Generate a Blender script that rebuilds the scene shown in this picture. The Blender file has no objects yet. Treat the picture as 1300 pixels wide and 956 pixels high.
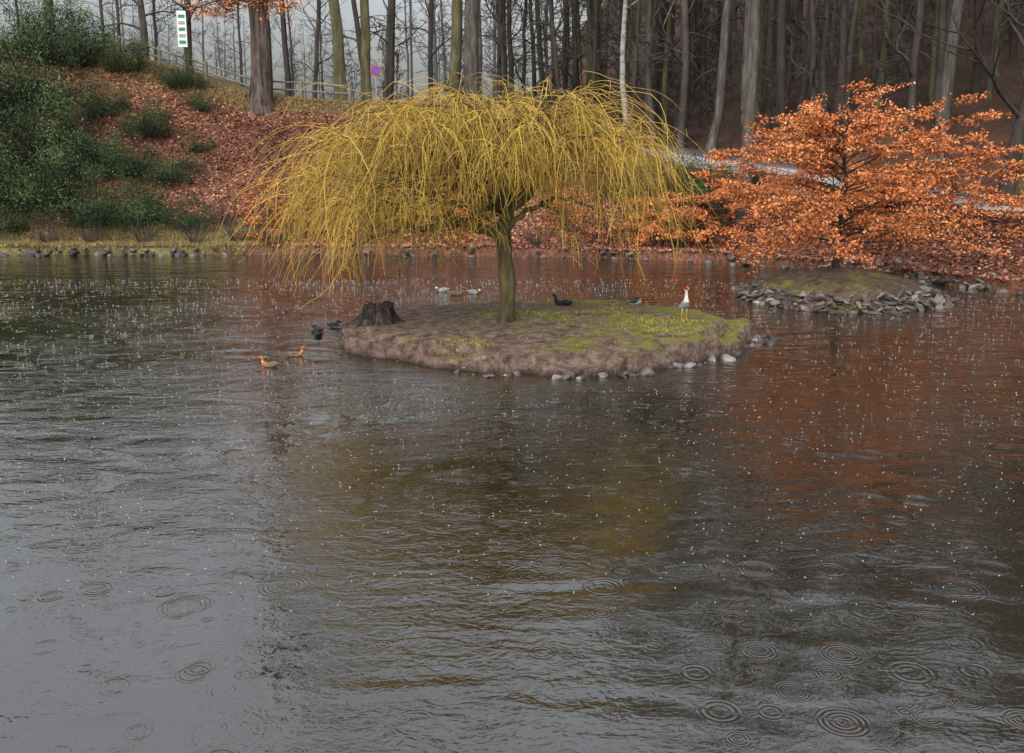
import bpy, math, random
import numpy as np
from mathutils import Vector
R = np.random.default_rng(7)
random.seed(7)
scene = bpy.context.scene
COL = scene.collection

# ------------------------------------------------------------------ helpers
def new_obj(name, mesh, mats=(), parent=None):
    o = bpy.data.objects.new(name, mesh)
    COL.objects.link(o)
    for m in mats:
        mesh.materials.append(m)
    if parent: o.parent = parent
    return o

def empty(name, loc=(0,0,0)):
    e = bpy.data.objects.new(name, None); COL.objects.link(e); e.location = loc
    e.empty_display_size = 0.2
    return e

def np_mesh(name, V, F, rnd=None, smooth=False, matidx=None):
    me = bpy.data.meshes.new(name)
    V = np.asarray(V, dtype=np.float32); F = np.asarray(F, dtype=np.int32)
    k = F.shape[1]
    me.vertices.add(len(V)); me.vertices.foreach_set('co', V.ravel())
    me.loops.add(F.size); me.loops.foreach_set('vertex_index', F.ravel())
    me.polygons.add(len(F))
    me.polygons.foreach_set('loop_start', np.arange(0, F.size, k, dtype=np.int32))
    me.polygons.foreach_set('loop_total', np.full(len(F), k, dtype=np.int32))
    if smooth: me.polygons.foreach_set('use_smooth', np.ones(len(F), dtype=bool))
    if matidx is not None: me.polygons.foreach_set('material_index', np.asarray(matidx, dtype=np.int32))
    me.update(calc_edges=True)
    if rnd is not None:
        a = me.attributes.new('rnd', 'FLOAT', 'POINT')
        a.data.foreach_set('value', np.asarray(rnd, dtype=np.float32))
    return me

class Tubes:
    def __init__(s): s.g = {}
    def add(s, P, rad, sides=5, col=0.5, mat=0):
        P = np.asarray(P, float); rad = np.asarray(rad, float)
        s.g.setdefault((len(P), sides), []).append((P, rad, col, mat))
    def arrays(s):
        VV=[];FF=[];CC=[];MM=[];off=0
        for (n,k),L in s.g.items():
            P=np.stack([l[0] for l in L]); r=np.stack([l[1] for l in L]); c=np.array([l[2] for l in L]); m=np.array([l[3] for l in L])
            T=np.gradient(P,axis=1); T/= (np.linalg.norm(T,axis=2,keepdims=True)+1e-9)
            mean=T.mean(axis=1)
            ref=np.where(np.abs(mean[:,2:3])>0.7, np.array([[1,0.13,0]]), np.array([[0.1,0.07,1.0]]))
            ref=np.repeat(ref[:,None,:],n,axis=1)
            N=np.cross(T,ref); N/=(np.linalg.norm(N,axis=2,keepdims=True)+1e-9)
            B=np.cross(T,N)
            a=np.linspace(0,2*np.pi,k,endpoint=False)
            V=P[:,:,None,:]+r[:,:,None,None]*(np.cos(a)[None,None,:,None]*N[:,:,None,:]+np.sin(a)[None,None,:,None]*B[:,:,None,:])
            t=len(L)
            idx=np.arange(t*n*k).reshape(t,n,k)+off
            A=idx[:,:-1,:]; A2=np.roll(A,-1,axis=2); D=idx[:,1:,:]; D2=np.roll(D,-1,axis=2)
            F=np.stack([A,A2,D2,D],axis=-1).reshape(-1,4)
            VV.append(V.reshape(-1,3));FF.append(F);CC.append(np.repeat(c,n*k));MM.append(np.repeat(m,(n-1)*k)); off+=t*n*k
        return np.concatenate(VV),np.concatenate(FF),np.concatenate(CC),np.concatenate(MM)
    def mesh(s,name,smooth=True):
        V,F,C,M=s.arrays()
        return np_mesh(name,V,F,C,smooth,M)

def leaf_quads(P, size, aspect=0.55, flat=0.0, rng=R):
    n=len(P); size=np.broadcast_to(size,(n,))
    a=rng.normal(size=(n,3)); a[:,2]*=(1-flat); a/=np.linalg.norm(a,axis=1,keepdims=True)+1e-9
    b=rng.normal(size=(n,3)); b[:,2]*=(1-flat); b-=a*(a*b).sum(1,keepdims=True); b/=np.linalg.norm(b,axis=1,keepdims=True)+1e-9
    a=a*size[:,None]*0.5; b=b*size[:,None]*0.5*aspect
    V=np.stack([P-a,P+b-a*0.1,P+a,P-b-a*0.1],axis=1).reshape(-1,3)
    F=np.arange(n*4).reshape(n,4)
    return V,F

def join_arr(parts):
    off=0;VV=[];FF=[];CC=[];MM=[]
    for V,F,c,m in parts:
        VV.append(V);FF.append(F+off);CC.append(np.broadcast_to(c,(len(V),)));MM.append(np.broadcast_to(m,(len(F),)));off+=len(V)
    return np.concatenate(VV),np.concatenate(FF),np.concatenate(CC),np.concatenate(MM)

# --------------------------------------------------------------- materials
def ramp(nt, cols, fac):
    n=nt.nodes.new('ShaderNodeValToRGB'); cr=n.color_ramp
    while len(cr.elements)<len(cols): cr.elements.new(0.5)
    for e,(p,c) in zip(cr.elements,cols):
        e.position=p; e.color=(*c,1)
    nt.links.new(fac,n.inputs[0]); return n.outputs[0]
def math_(nt,op,a,b=None,c=None,clamp=False):
    n=nt.nodes.new('ShaderNodeMath'); n.operation=op; n.use_clamp=clamp
    for i,v in enumerate((a,b,c)):
        if v is None: continue
        if isinstance(v,(int,float)): n.inputs[i].default_value=v
        else: nt.links.new(v,n.inputs[i])
    return n.outputs[0]
def noise(nt,vec,scale,detail=4,rough=0.55,dist=0.0,dim='3D'):
    n=nt.nodes.new('ShaderNodeTexNoise'); n.noise_dimensions=dim
    n.inputs['Scale'].default_value=scale;n.inputs['Detail'].default_value=detail;n.inputs['Roughness'].default_value=rough;n.inputs['Distortion'].default_value=dist
    if vec is not None: nt.links.new(vec,n.inputs['Vector'])
    return n.outputs['Fac']
def mapping(nt,vec,scale=(1,1,1),rot=(0,0,0)):
    n=nt.nodes.new('ShaderNodeMapping'); n.inputs['Scale'].default_value=scale;n.inputs['Rotation'].default_value=rot
    nt.links.new(vec,n.inputs['Vector']); return n.outputs[0]
def mixc(nt,f,a,b,mode='MIX'):
    n=nt.nodes.new('ShaderNodeMix'); n.data_type='RGBA'; n.blend_type=mode
    if isinstance(f,(int,float)): n.inputs[0].default_value=f
    else: nt.links.new(f,n.inputs[0])
    for i,v in ((6,a),(7,b)):
        if isinstance(v,tuple): n.inputs[i].default_value=(*v,1)
        else: nt.links.new(v,n.inputs[i])
    return n.outputs[2]
def base_mat(name, rough=0.8, spec=0.3):
    m=bpy.data.materials.new(name); m.use_nodes=True; nt=m.node_tree
    p=nt.nodes['Principled BSDF']; p.inputs['Roughness'].default_value=rough; p.inputs['Specular IOR Level'].default_value=spec
    return m,nt,p
def coords(nt):
    g=nt.nodes.new('ShaderNodeNewGeometry'); return g.outputs['Position']
def objc(nt):
    g=nt.nodes.new('ShaderNodeTexCoord'); return g.outputs['Object']
def attr(nt,name='rnd'):
    a=nt.nodes.new('ShaderNodeAttribute'); a.attribute_name=name; return a.outputs['Fac']
def bump(nt,p,h,dist,strength=1.0):
    b=nt.nodes.new('ShaderNodeBump'); b.inputs['Distance'].default_value=dist; b.inputs['Strength'].default_value=strength
    nt.links.new(h,b.inputs['Height']); nt.links.new(b.outputs[0],p.inputs['Normal']); return b.outputs[0]
def mat_attr(name, cols, rough=0.7, spec=0.25):
    m,nt,p=base_mat(name,rough,spec)
    c=ramp(nt,cols,attr(nt)); nt.links.new(c,p.inputs['Base Color'])
    return m
def mat_noise(name, cols, scale=3, rough=0.85, spec=0.2, stretch=(1,1,1), bd=0.0, detail=5, world=False):
    m,nt,p=base_mat(name,rough,spec)
    v=coords(nt) if world else objc(nt)
    v=mapping(nt,v,stretch)
    f=noise(nt,v,scale,detail,0.7)
    nt.links.new(ramp(nt,cols,f),p.inputs['Base Color'])
    if bd>0: bump(nt,p,f,bd)
    return m

bark_grey = mat_noise('bark_grey',[(0.3,(0.028,0.025,0.021)),(0.5,(0.08,0.073,0.062)),(0.7,(0.16,0.15,0.13))],5,stretch=(1,1,0.18),bd=0.08)
bark_moss = mat_noise('bark_mossy',[(0.32,(0.038,0.034,0.022)),(0.5,(0.09,0.086,0.044)),(0.68,(0.155,0.15,0.075))],3,stretch=(1,1,0.2),bd=0.08)
bark_red  = mat_noise('bark_reddish',[(0.36,(0.025,0.02,0.017)),(0.5,(0.09,0.068,0.056)),(0.66,(0.18,0.14,0.12))],6,stretch=(1,1,0.12),bd=0.2)
bark_birch= mat_noise('bark_birch',[(0.36,(0.10,0.095,0.09)),(0.48,(0.28,0.27,0.245)),(0.7,(0.38,0.365,0.33))],3,stretch=(1,1,1.5),bd=0.02)
bark_dark = mat_noise('bark_dark',[(0.3,(0.016,0.014,0.012)),(0.7,(0.07,0.055,0.046))],3,stretch=(1,1,0.3),bd=0.03)
bark_far_haze  = mat_noise('bark_far_haze',[(0.3,(0.065,0.062,0.06)),(0.7,(0.125,0.12,0.118))],1.5,stretch=(1,1,0.3),detail=2)  # paler than nearer bark: distance haze put into the bark colour
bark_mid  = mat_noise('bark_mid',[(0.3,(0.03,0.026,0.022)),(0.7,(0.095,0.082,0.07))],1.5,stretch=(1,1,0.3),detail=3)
bark_willow = mat_noise('bark_willow',[(0.3,(0.03,0.026,0.015)),(0.5,(0.085,0.07,0.032)),(0.7,(0.16,0.14,0.055))],4,stretch=(1,1,0.25),bd=0.05)
withy = mat_attr('willow_withies',[(0,(0.09,0.05,0.02)),(0.2,(0.24,0.14,0.03)),(0.5,(0.46,0.29,0.042)),(0.8,(0.66,0.45,0.09)),(1,(0.33,0.30,0.055))],0.6,0.3)
beech_leaf = mat_attr('beech_leaves',[(0,(0.13,0.042,0.02)),(0.3,(0.40,0.12,0.036)),(0.7,(0.64,0.22,0.07)),(1,(0.66,0.33,0.14))],0.55,0.25)
litter_leaf= mat_attr('fallen_leaf_litter',[(0,(0.06,0.022,0.015)),(0.35,(0.19,0.068,0.04)),(0.7,(0.35,0.14,0.08)),(1,(0.50,0.27,0.16))],0.5,0.35)
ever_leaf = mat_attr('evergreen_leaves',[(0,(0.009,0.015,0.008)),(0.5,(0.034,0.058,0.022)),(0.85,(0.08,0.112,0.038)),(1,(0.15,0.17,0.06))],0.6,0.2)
grass_mat = mat_attr('short_grass',[(0,(0.11,0.10,0.02)),(0.5,(0.28,0.26,0.045)),(1,(0.46,0.40,0.11))],0.7,0.2)
dry_mat = mat_attr('dry_grass',[(0,(0.10,0.075,0.03)),(0.5,(0.22,0.18,0.07)),(1,(0.36,0.28,0.13))],0.8,0.2)

# --------------------------------------------------------------- terrain
def wav(X,Y,s,seed=0):
    r=np.random.default_rng(seed); o=0
    for i in range(6):
        a=r.uniform(0,6.28); f=s*r.uniform(0.6,1.8); o=o+np.sin(f*(X*np.cos(a)+Y*np.sin(a))+r.uniform(0,6.28))
    return o/6
def shoreY(X):
    return np.interp(X,[-75,-62,-50,-22,-10,0,8,12,14.1,16,20,26,32,36],[2,20,40,42.7,42.9,42.2,40.2,36.7,34.2,31,26,18,8,2])
AX=[-90,-30,-22,-14,-8,0,6.4,10,14,19.5,26,40,90]
AY=[57,57,56,55,55,56,53.5,48.5,42.5,36.5,30.5,20,10]
AZ=[10.8,10.4,9.8,7.3,6.9,5.7,4.65,3.95,3.3,2.15,1.6,1.4,1.4]
def ridge(X): return np.interp(X,AX,AY),np.interp(X,AX,AZ)
def H(X,Y):
    X=np.asarray(X,float);Y=np.asarray(Y,float)
    Ys=shoreY(X)+0.25*wav(X,Y*0,1.0,3); Ya,Za=ridge(X); Yb=Ya+4.2
    s=Y-Ys
    t=np.clip((s-1.6)/np.maximum(Ya-Ys-1.6,1.0),0,1)
    bank=0.38+ (Za-0.38)*(t**0.92) + 0.32*wav(X,Y,0.9,5)*np.clip(4*t*(1-t),0,1)+0.1*wav(X,Y,3.,6)*np.clip(6*t*(1-t),0,1)
    g=np.interp(X,[-60,-20,0,8,20,60],[0.0,0.0,0.04,0.13,0.24,0.27])
    q=np.clip(Y-Yb,0,130)
    hill=Za+g*np.maximum(q-1.5,0)+0.35*wav(X,Y,0.25,8)*np.clip(q/6,0,1)+0.08*wav(X,Y,1.5,9)*np.clip(q/3,0,1)
    z=np.where(Y<Ya,bank,hill)
    edge=np.clip(s/0.4,0,1); z=np.where(s<0.4,-0.9+(0.38+0.9)*edge,z)
    near=2.6-Y
    zn=np.where(near<0.4,-0.9+1.3*np.clip(near/0.4,0,1),0.4+np.clip(near-0.4,0,2.4)*1.0)
    z=np.where(Y<2.6,np.where(Ys>2.6,zn,np.maximum(z,zn)),z)
    return z
xs=np.concatenate([[-900,-500,-250,-150],np.arange(-100,-40,2.0),np.arange(-40,40,0.4),np.arange(40,100,2.0),[150,250,500,900]])
ys=np.concatenate([[-600,-200,-60,-20],np.arange(-8,2,0.5),np.arange(2,22,1.0),np.arange(22,75,0.35),np.arange(75,200,2.0),[260,400,700,1200]])
GX,GY=np.meshgrid(xs,ys); GZ=H(GX,GY)
nx,ny=len(xs),len(ys)
idx=np.arange(nx*ny).reshape(ny,nx)
F=np.stack([idx[:-1,:-1],idx[:-1,1:],idx[1:,1:],idx[1:,:-1]],-1).reshape(-1,4)
me=np_mesh('ground',np.stack([GX,GY,GZ],-1).reshape(-1,3),F,None,True)
m,nt,p=base_mat('forest_floor',0.85,0.2)
pos=coords(nt); f1=noise(nt,pos,7,5,0.75); f2=noise(nt,pos,0.35,3,0.6)
litter=ramp(nt,[(0.3,(0.025,0.014,0.011)),(0.45,(0.085,0.04,0.027)),(0.6,(0.17,0.076,0.046)),(0.75,(0.28,0.145,0.095))],f1)
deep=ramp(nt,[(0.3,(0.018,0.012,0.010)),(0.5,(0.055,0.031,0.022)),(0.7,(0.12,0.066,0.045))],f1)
grs=ramp(nt,[(0.3,(0.04,0.035,0.018)),(0.5,(0.12,0.105,0.04)),(0.7,(0.23,0.19,0.085))],f1)
sep=nt.nodes.new('ShaderNodeSeparateXYZ'); nt.links.new(pos,sep.inputs[0])
# darker brown floor colour blends in towards the back and right
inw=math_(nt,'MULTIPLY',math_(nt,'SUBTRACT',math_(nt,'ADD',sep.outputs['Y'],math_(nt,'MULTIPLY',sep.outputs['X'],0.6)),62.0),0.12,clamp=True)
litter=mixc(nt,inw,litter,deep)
low=math_(nt,'SUBTRACT',1.25,sep.outputs['Z']); low=math_(nt,'MULTIPLY',low,2.0,clamp=True)
lx=math_(nt,'MULTIPLY',math_(nt,'SUBTRACT',-11.0,sep.outputs['X']),0.4,clamp=True)
low=math_(nt,'MULTIPLY',low,lx)
crest=math_(nt,'MULTIPLY',math_(nt,'SUBTRACT',sep.outputs['Y'],53.2),0.7,clamp=True)
cx=math_(nt,'MULTIPLY',math_(nt,'SUBTRACT',4.0,sep.outputs['X']),0.3,clamp=True)
crest=math_(nt,'MULTIPLY',math_(nt,'MULTIPLY',crest,cx),math_(nt,'MULTIPLY',f2,1.4,clamp=True))
gm=math_(nt,'MAXIMUM',low,crest)
mottle=ramp(nt,[(0.35,(0.6,0.6,0.6)),(0.65,(1.25,1.2,1.15))],f2)  # patchy ground colour from coarse noise
nt.links.new(mixc(nt,1.0,mixc(nt,gm,litter,grs),mottle,'MULTIPLY'),p.inputs['Base Color'])
bump(nt,p,f1,0.08)
new_obj('ground',me,[m])

# --------------------------------------------------------------- water
m,nt,p=base_mat('pond_water',0.5,0.0)
pos=coords(nt)
p.inputs['Base Color'].default_value=(0.017,0.0145,0.009,1)
v1=mapping(nt,pos,(0.5,1.0,1.0),(0,0,math.radians(12)))
w1=math_(nt,'MULTIPLY',noise(nt,v1,1.3,1,0.5,0.4,'2D'),0.034)
v2=mapping(nt,pos,(0.5,1.0,1.0),(0,0,math.radians(-18)))
w2=math_(nt,'MULTIPLY',noise(nt,v2,4.6,2,0.5,0.6,'2D'),0.0125)
v3=mapping(nt,pos,(0.6,1.0,1.0),(0,0,math.radians(8)))
w3=math_(nt,'MULTIPLY',noise(nt,v3,16,1,0.6,0.5,'2D'),0.0052)
patch=math_(nt,'ADD',math_(nt,'MULTIPLY',noise(nt,pos,0.28,2,0.5,0.5,'2D'),3.4),-1.15,clamp=True)
patch=math_(nt,'ADD',math_(nt,'MULTIPLY',patch,1.0),0.3)
hgt=math_(nt,'ADD',w1,math_(nt,'MULTIPLY',math_(nt,'ADD',w2,w3),patch))
def rings(scale,freq,amp,rmax,prob,offset):
    mp=nt.nodes.new('ShaderNodeMapping'); mp.inputs['Location'].default_value=offset
    nt.links.new(pos,mp.inputs['Vector'])
    vo=nt.nodes.new('ShaderNodeTexVoronoi'); vo.voronoi_dimensions='2D'; vo.inputs['Scale'].default_value=scale
    nt.links.new(mp.outputs[0],vo.inputs['Vector'])
    d=math_(nt,'DIVIDE',vo.outputs['Distance'],scale)
    sc=nt.nodes.new('ShaderNodeSeparateColor'); nt.links.new(vo.outputs['Color'],sc.inputs[0])
    Rr=math_(nt,'ADD',math_(nt,'MULTIPLY',sc.outputs[0],rmax),0.02)
    inside=math_(nt,'MULTIPLY',math_(nt,'SUBTRACT',Rr,d),18.0,clamp=True)
    rise=math_(nt,'POWER',math_(nt,'DIVIDE',d,Rr,clamp=True),1.6)
    on=math_(nt,'LESS_THAN',sc.outputs[1],prob)
    am=math_(nt,'MULTIPLY',math_(nt,'SUBTRACT',1.25,math_(nt,'DIVIDE',Rr,rmax)),amp)
    am=math_(nt,'MULTIPLY',am,math_(nt,'ADD',sc.outputs[2],0.25))
    fq=math_(nt,'MULTIPLY',math_(nt,'ADD',math_(nt,'MULTIPLY',sc.outputs[2],0.7),0.65),freq)
    s=math_(nt,'SINE',math_(nt,'MULTIPLY',math_(nt,'SUBTRACT',Rr,d),fq))
    return math_(nt,'MULTIPLY',math_(nt,'MULTIPLY',math_(nt,'MULTIPLY',s,inside),math_(nt,'MULTIPLY',rise,on)),am)
for a in [(1.15,100,0.0066,0.34,0.75,(3.1,1.7,0)),(2.1,150,0.0046,0.19,0.8,(0.4,9.2,0)),(4.4,200,0.0034,0.10,0.85,(7,2,0)),(1.6,120,0.0056,0.25,0.7,(11.3,5.5,0))]:
    hgt=math_(nt,'ADD',hgt,rings(*a))
bn=bump(nt,p,hgt,1.0)
gl=nt.nodes.new('ShaderNodeBsdfGlossy'); gl.inputs['Roughness'].default_value=0.02; gl.inputs['Color'].default_value=(0.98,0.97,0.95,1); nt.links.new(bn,gl.inputs['Normal'])
fr=nt.nodes.new('ShaderNodeFresnel'); fr.inputs['IOR'].default_value=1.55; nt.links.new(bn,fr.inputs['Normal'])
fac=math_(nt,'ADD',math_(nt,'MULTIPLY',fr.outputs[0],1.0),0.13,clamp=True)
mxs=nt.nodes.new('ShaderNodeMixShader'); nt.links.new(fac,mxs.inputs[0]); nt.links.new(p.outputs[0],mxs.inputs[1]); nt.links.new(gl.outputs[0],mxs.inputs[2])
nt.links.new(mxs.outputs[0],nt.nodes['Material Output'].inputs['Surface'])
V=[(-90,1.9,0),(45,1.9,0),(45,46,0),(-90,46,0)]
new_obj('pond_water',np_mesh('pond_water',V,[[0,1,2,3]]),[m])

# raindrop splashes: tiny crowns
n=8500
sy=9+ (R.uniform(0,1,n)**0.8)*26; sx=R.uniform(-0.62,0.62,n)*(sy+3)
a=np.linspace(0,2*np.pi,5,endpoint=False)
r=R.uniform(0.004,0.013,n)*(0.5+sy/30); hh=r*R.uniform(0.5,1.2,n)
base=np.stack([sx[:,None]+np.cos(a)*r[:,None],sy[:,None]+np.sin(a)*r[:,None],np.zeros((n,5))+0.001],-1)
top=np.stack([sx,sy,hh],-1)[:,None,:]
V=np.concatenate([base,top],1).reshape(-1,3)
o=(np.arange(n)*6)[:,None]
F=np.concatenate([np.stack([o[:,0]+i,o[:,0]+(i+1)%5,o[:,0]+5],-1) for i in range(5)])
ok=(((sx-0.7)/5.6)**2+((sy-23.5)/5)**2>1)&(((sx-10.1)/3.5)**2+((sy-30.6)/3.5)**2>1)
sel=np.concatenate([ok]*5)
ms,nts,ps=base_mat('splash_water',0.25,0.5); ps.inputs['Base Color'].default_value=(0.34,0.35,0.35,1)
new_obj('raindrop_splashes',np_mesh('raindrop_splashes',V,F[sel],None,True),[ms])

# --------------------------------------------------------------- rocks
import bmesh
bm=bmesh.new(); bmesh.ops.create_icosphere(bm,subdivisions=2,radius=1.0)
ICO=np.array([v.co[:] for v in bm.verts]); ICOF=np.array([[v.index for v in f.verts] for f in bm.faces]); bm.free()
def rot_mats(n,rng,tilt=0.4):
    a=rng.uniform(0,6.28,n);b=rng.normal(0,tilt,n);c=rng.normal(0,tilt,n)
    ca,sa,cb,sb,cc,sc_=np.cos(a),np.sin(a),np.cos(b),np.sin(b),np.cos(c),np.sin(c)
    Rz=np.zeros((n,3,3));Rz[:,0,0]=ca;Rz[:,0,1]=-sa;Rz[:,1,0]=sa;Rz[:,1,1]=ca;Rz[:,2,2]=1
    Rx=np.zeros((n,3,3));Rx[:,0,0]=1;Rx[:,1,1]=cb;Rx[:,1,2]=-sb;Rx[:,2,1]=sb;Rx[:,2,2]=cb
    Ry=np.zeros((n,3,3));Ry[:,1,1]=1;Ry[:,0,0]=cc;Ry[:,0,2]=sc_;Ry[:,2,0]=-sc_;Ry[:,2,2]=cc
    return Rz@Rx@Ry
def rocks(name,P,size,squash=(1,0.8,0.6),tilt=0.3,rng=R,mats=None,parent=None):
    n=len(P); S=np.asarray(size)[:,None,None]
    V=np.repeat(ICO[None],n,0)
    for k in range(9):
        d=rng.normal(size=(n,3)); d/=np.linalg.norm(d,axis=1,keepdims=True)
        h=rng.uniform(0.45,0.8,n)
        dot=(V*d[:,None,:]).sum(2); ex=np.clip(dot-h[:,None],0,None)
        V=V-ex[:,:,None]*d[:,None,:]
    sq=np.array(squash)*rng.uniform(0.7,1.35,(n,3))
    V=V*sq[:,None,:]*S
    V=np.einsum('nij,nvj->nvi',rot_mats(n,rng,tilt),V)+np.asarray(P)[:,None,:]
    F=(ICOF[None]+(np.arange(n)*len(ICO))[:,None,None]).reshape(-1,3)
    me=np_mesh(name,V.reshape(-1,3),F,np.repeat(rng.uniform(0,1,n),len(ICO)))
    return new_obj(name,me,mats,parent)
def stone_mat(name,cols):
    m,nt,p=base_mat(name,0.55,0.35)
    c=ramp(nt,cols,attr(nt)); f=noise(nt,coords(nt),9,5,0.7)
    c2=ramp(nt,[(0.3,(0.4,0.4,0.4)),(0.7,(1.3,1.3,1.3))],f)
    nt.links.new(mixc(nt,1.0,c,c2,'MULTIPLY'),p.inputs['Base Color']); bump(nt,p,f,0.03)
    return m
stone=stone_mat('wet_stone',[(0,(0.03,0.025,0.021)),(0.5,(0.07,0.062,0.055)),(0.85,(0.14,0.13,0.12)),(1,(0.14,0.09,0.065))])
stone2=stone_mat('island_stone',[(0,(0.045,0.036,0.03)),(0.5,(0.12,0.096,0.085)),(0.9,(0.20,0.165,0.15)),(1,(0.30,0.27,0.25))])
stone3=stone_mat('muddy_stone',[(0,(0.03,0.022,0.018)),(0.5,(0.085,0.066,0.056)),(0.88,(0.15,0.125,0.11)),(1,(0.30,0.28,0.27))])
P=[];S=[]
x=-48.0
while x<22:
    y=float(shoreY(x)+0.25*wav(np.array(x),np.array(0.),1.0,3))
    sl=abs(shoreY(x+0.1)-shoreY(x-0.1))/0.2
    st=R.uniform(0.2,0.65)/math.sqrt(1+sl*sl)*(1.0 if x<-13 else 1.5)
    s=R.uniform(0.12,0.32)*(1.0 if x<-13 else 0.8)
    P.append((x+R.normal(0,0.05),y+0.12+R.normal(0,0.12),0.03+R.normal(0,0.04)));S.append(s)
    if R.uniform()<(0.75 if x<-13 else 0.3):
        P.append((x+R.normal(0,0.1),y+0.3+R.normal(0,0.08),0.22+R.normal(0,0.05)));S.append(R.uniform(0.1,0.24))
    x+=st
rocks('stone_shore_edging',P,S,mats=[stone])
P=[];S=[]
for i in range(420):
    x=R.uniform(11.5,26); y0=float(shoreY(x)); d=R.uniform(0,1.2)
    P.append((x+d*0.5,y0+d*0.9,0.03+d*0.36));S.append(R.uniform(0.12,0.32))
rocks('stone_riprap',P,S,squash=(1,0.8,0.4),mats=[stone2])

# --------------------------------------------------------------- islands
def island(name,cx,cy,rad_fn,hfun,mat,nr=120,na=520):
    a=np.linspace(0,2*np.pi,na,endpoint=False); t=np.concatenate([np.linspace(0,0.8,nr//2,endpoint=False),np.linspace(0.8,1.12,nr-nr//2)])
    A,T=np.meshgrid(a,t); Rr=rad_fn(A)
    X=cx+np.cos(A)*Rr*T; Y=cy+np.sin(A)*Rr*T
    Z=hfun(X,Y,T,A)
    V=np.stack([X,Y,Z],-1).reshape(-1,3); idx=np.arange(nr*na).reshape(nr,na)
    i2=np.roll(idx,-1,1)
    F=np.stack([idx[:-1],idx[1:],i2[1:],i2[:-1]],-1).reshape(-1,4)
    return new_obj(name,np_mesh(name,V,F,None,True),[mat])
I1=(0.75,23.7)
def rad1(A):
    c,s=np.cos(A),np.sin(A)
    rx=np.where(c>0,5.1,5.15); ry=np.where(s<0,4.25,3.9)
    e=2.05
    r=1/((np.abs(c)/rx)**e+(np.abs(s)/ry)**e)**(1/e)
    r*=1-0.09*np.exp(-((A-np.radians(222))/0.35)**2)-0.06*np.exp(-((A-np.radians(322))/0.3)**2)
    r*=1+0.016*np.sin(5*A+2)+0.012*np.sin(9*A+1)+0.010*np.sin(17*A+2)+0.006*np.sin(31*A)
    return r
def h1(X,Y,T,A):
    er=1+0.022*wav(X,Y,2.6,63)+0.026*wav(X,Y,5.5,61)+0.016*wav(X,Y,11,64)
    TT=T*er
    body=0.38+0.20*np.clip(1-TT,0,1)+0.15*np.exp(-((X-4.0)**2/3+(Y-23.6)**2/5))+0.045*wav(X,Y,1.6,11)+0.022*wav(X,Y,5,12)+0.014*wav(X,Y,13,13)
    drop=np.clip((TT-0.94)/0.035,0,1)
    sh=0.22*np.clip((TT-0.82)/0.05,0,1)*np.clip(0.35+2.2*wav(X,Y,2.0,62),0,1)
    return (body-sh)*(1-drop)+(-0.35)*drop
m,nt,p=base_mat('island_soil',0.75,0.25)
pos=coords(nt); sep=nt.nodes.new('ShaderNodeSeparateXYZ'); nt.links.new(pos,sep.inputs[0])
f1=noise(nt,pos,4,8,0.78); f2=noise(nt,pos,0.9,6,0.72); f3=noise(nt,pos,22,4,0.7)
soil=ramp(nt,[(0.34,(0.032,0.02,0.014)),(0.44,(0.11,0.072,0.052)),(0.56,(0.24,0.165,0.13)),(0.70,(0.42,0.32,0.27))],f1)
moss=ramp(nt,[(0.35,(0.06,0.06,0.014)),(0.5,(0.20,0.19,0.034)),(0.66,(0.38,0.34,0.07))],math_(nt,'MULTIPLY',math_(nt,'ADD',f3,f1),0.5))
mx=math_(nt,'MULTIPLY',math_(nt,'ADD',sep.outputs['X'],-1.9),0.30)
mk=math_(nt,'ADD',mx,math_(nt,'MULTIPLY',math_(nt,'SUBTRACT',f2,0.48),12.0))
nrm=nt.nodes.new('ShaderNodeNewGeometry'); sn=nt.nodes.new('ShaderNodeSeparateXYZ'); nt.links.new(nrm.outputs['Normal'],sn.inputs[0])
up=math_(nt,'MULTIPLY',math_(nt,'SUBTRACT',sn.outputs['Z'],0.78),7,clamp=True)
mk=math_(nt,'MULTIPLY',math_(nt,'MULTIPLY',mk,1.0,clamp=True),up)
edge_dark=math_(nt,'MULTIPLY',math_(nt,'SUBTRACT',0.13,sep.outputs['Z']),8,clamp=True)  # soil colour darkens downwards near the waterline
c=mixc(nt,mk,soil,moss); c=mixc(nt,math_(nt,'MULTIPLY',edge_dark,0.8),c,(0.024,0.017,0.013))
nt.links.new(c,p.inputs['Base Color']); bump(nt,p,math_(nt,'ADD',f1,math_(nt,'MULTIPLY',f3,0.3)),0.2)
isl1=island('grassy_island',I1[0],I1[1],rad1,h1,m)
def hz1(x,y):
    x=np.asarray(x,float);y=np.asarray(y,float)
    A=np.arctan2(y-I1[1],x-I1[0])%(2*np.pi); T=np.hypot(x-I1[0],y-I1[1])/rad1(A)
    return h1(x,y,T,A),T
P=[];S=[]
for i in range(150):
    A=R.uniform(0,2*np.pi)
    if i<60: A=R.normal(0.0,0.15)-0.06
    elif i<115: A=np.radians(R.choice([255,275,292,312,330]))+R.normal(0,0.06)
    rr=float(rad1(np.array(A%(2*np.pi))))*R.normal(0.975,0.022)
    P.append((I1[0]+math.cos(A)*rr,I1[1]+math.sin(A)*rr,R.uniform(-0.04,0.03)));S.append(R.choice([0.05,0.08,0.11,0.16,0.2],p=[.25,.3,.22,.15,.08]))
for i in range(14):
    P.append((I1[0]+R.uniform(4.9,5.6),I1[1]+R.uniform(-1.0,0.3),0.0));S.append(R.uniform(0.1,0.24))
rocks('island_edge_stones',P,S,squash=(1.1,0.8,0.55),mats=[stone3])
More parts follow.
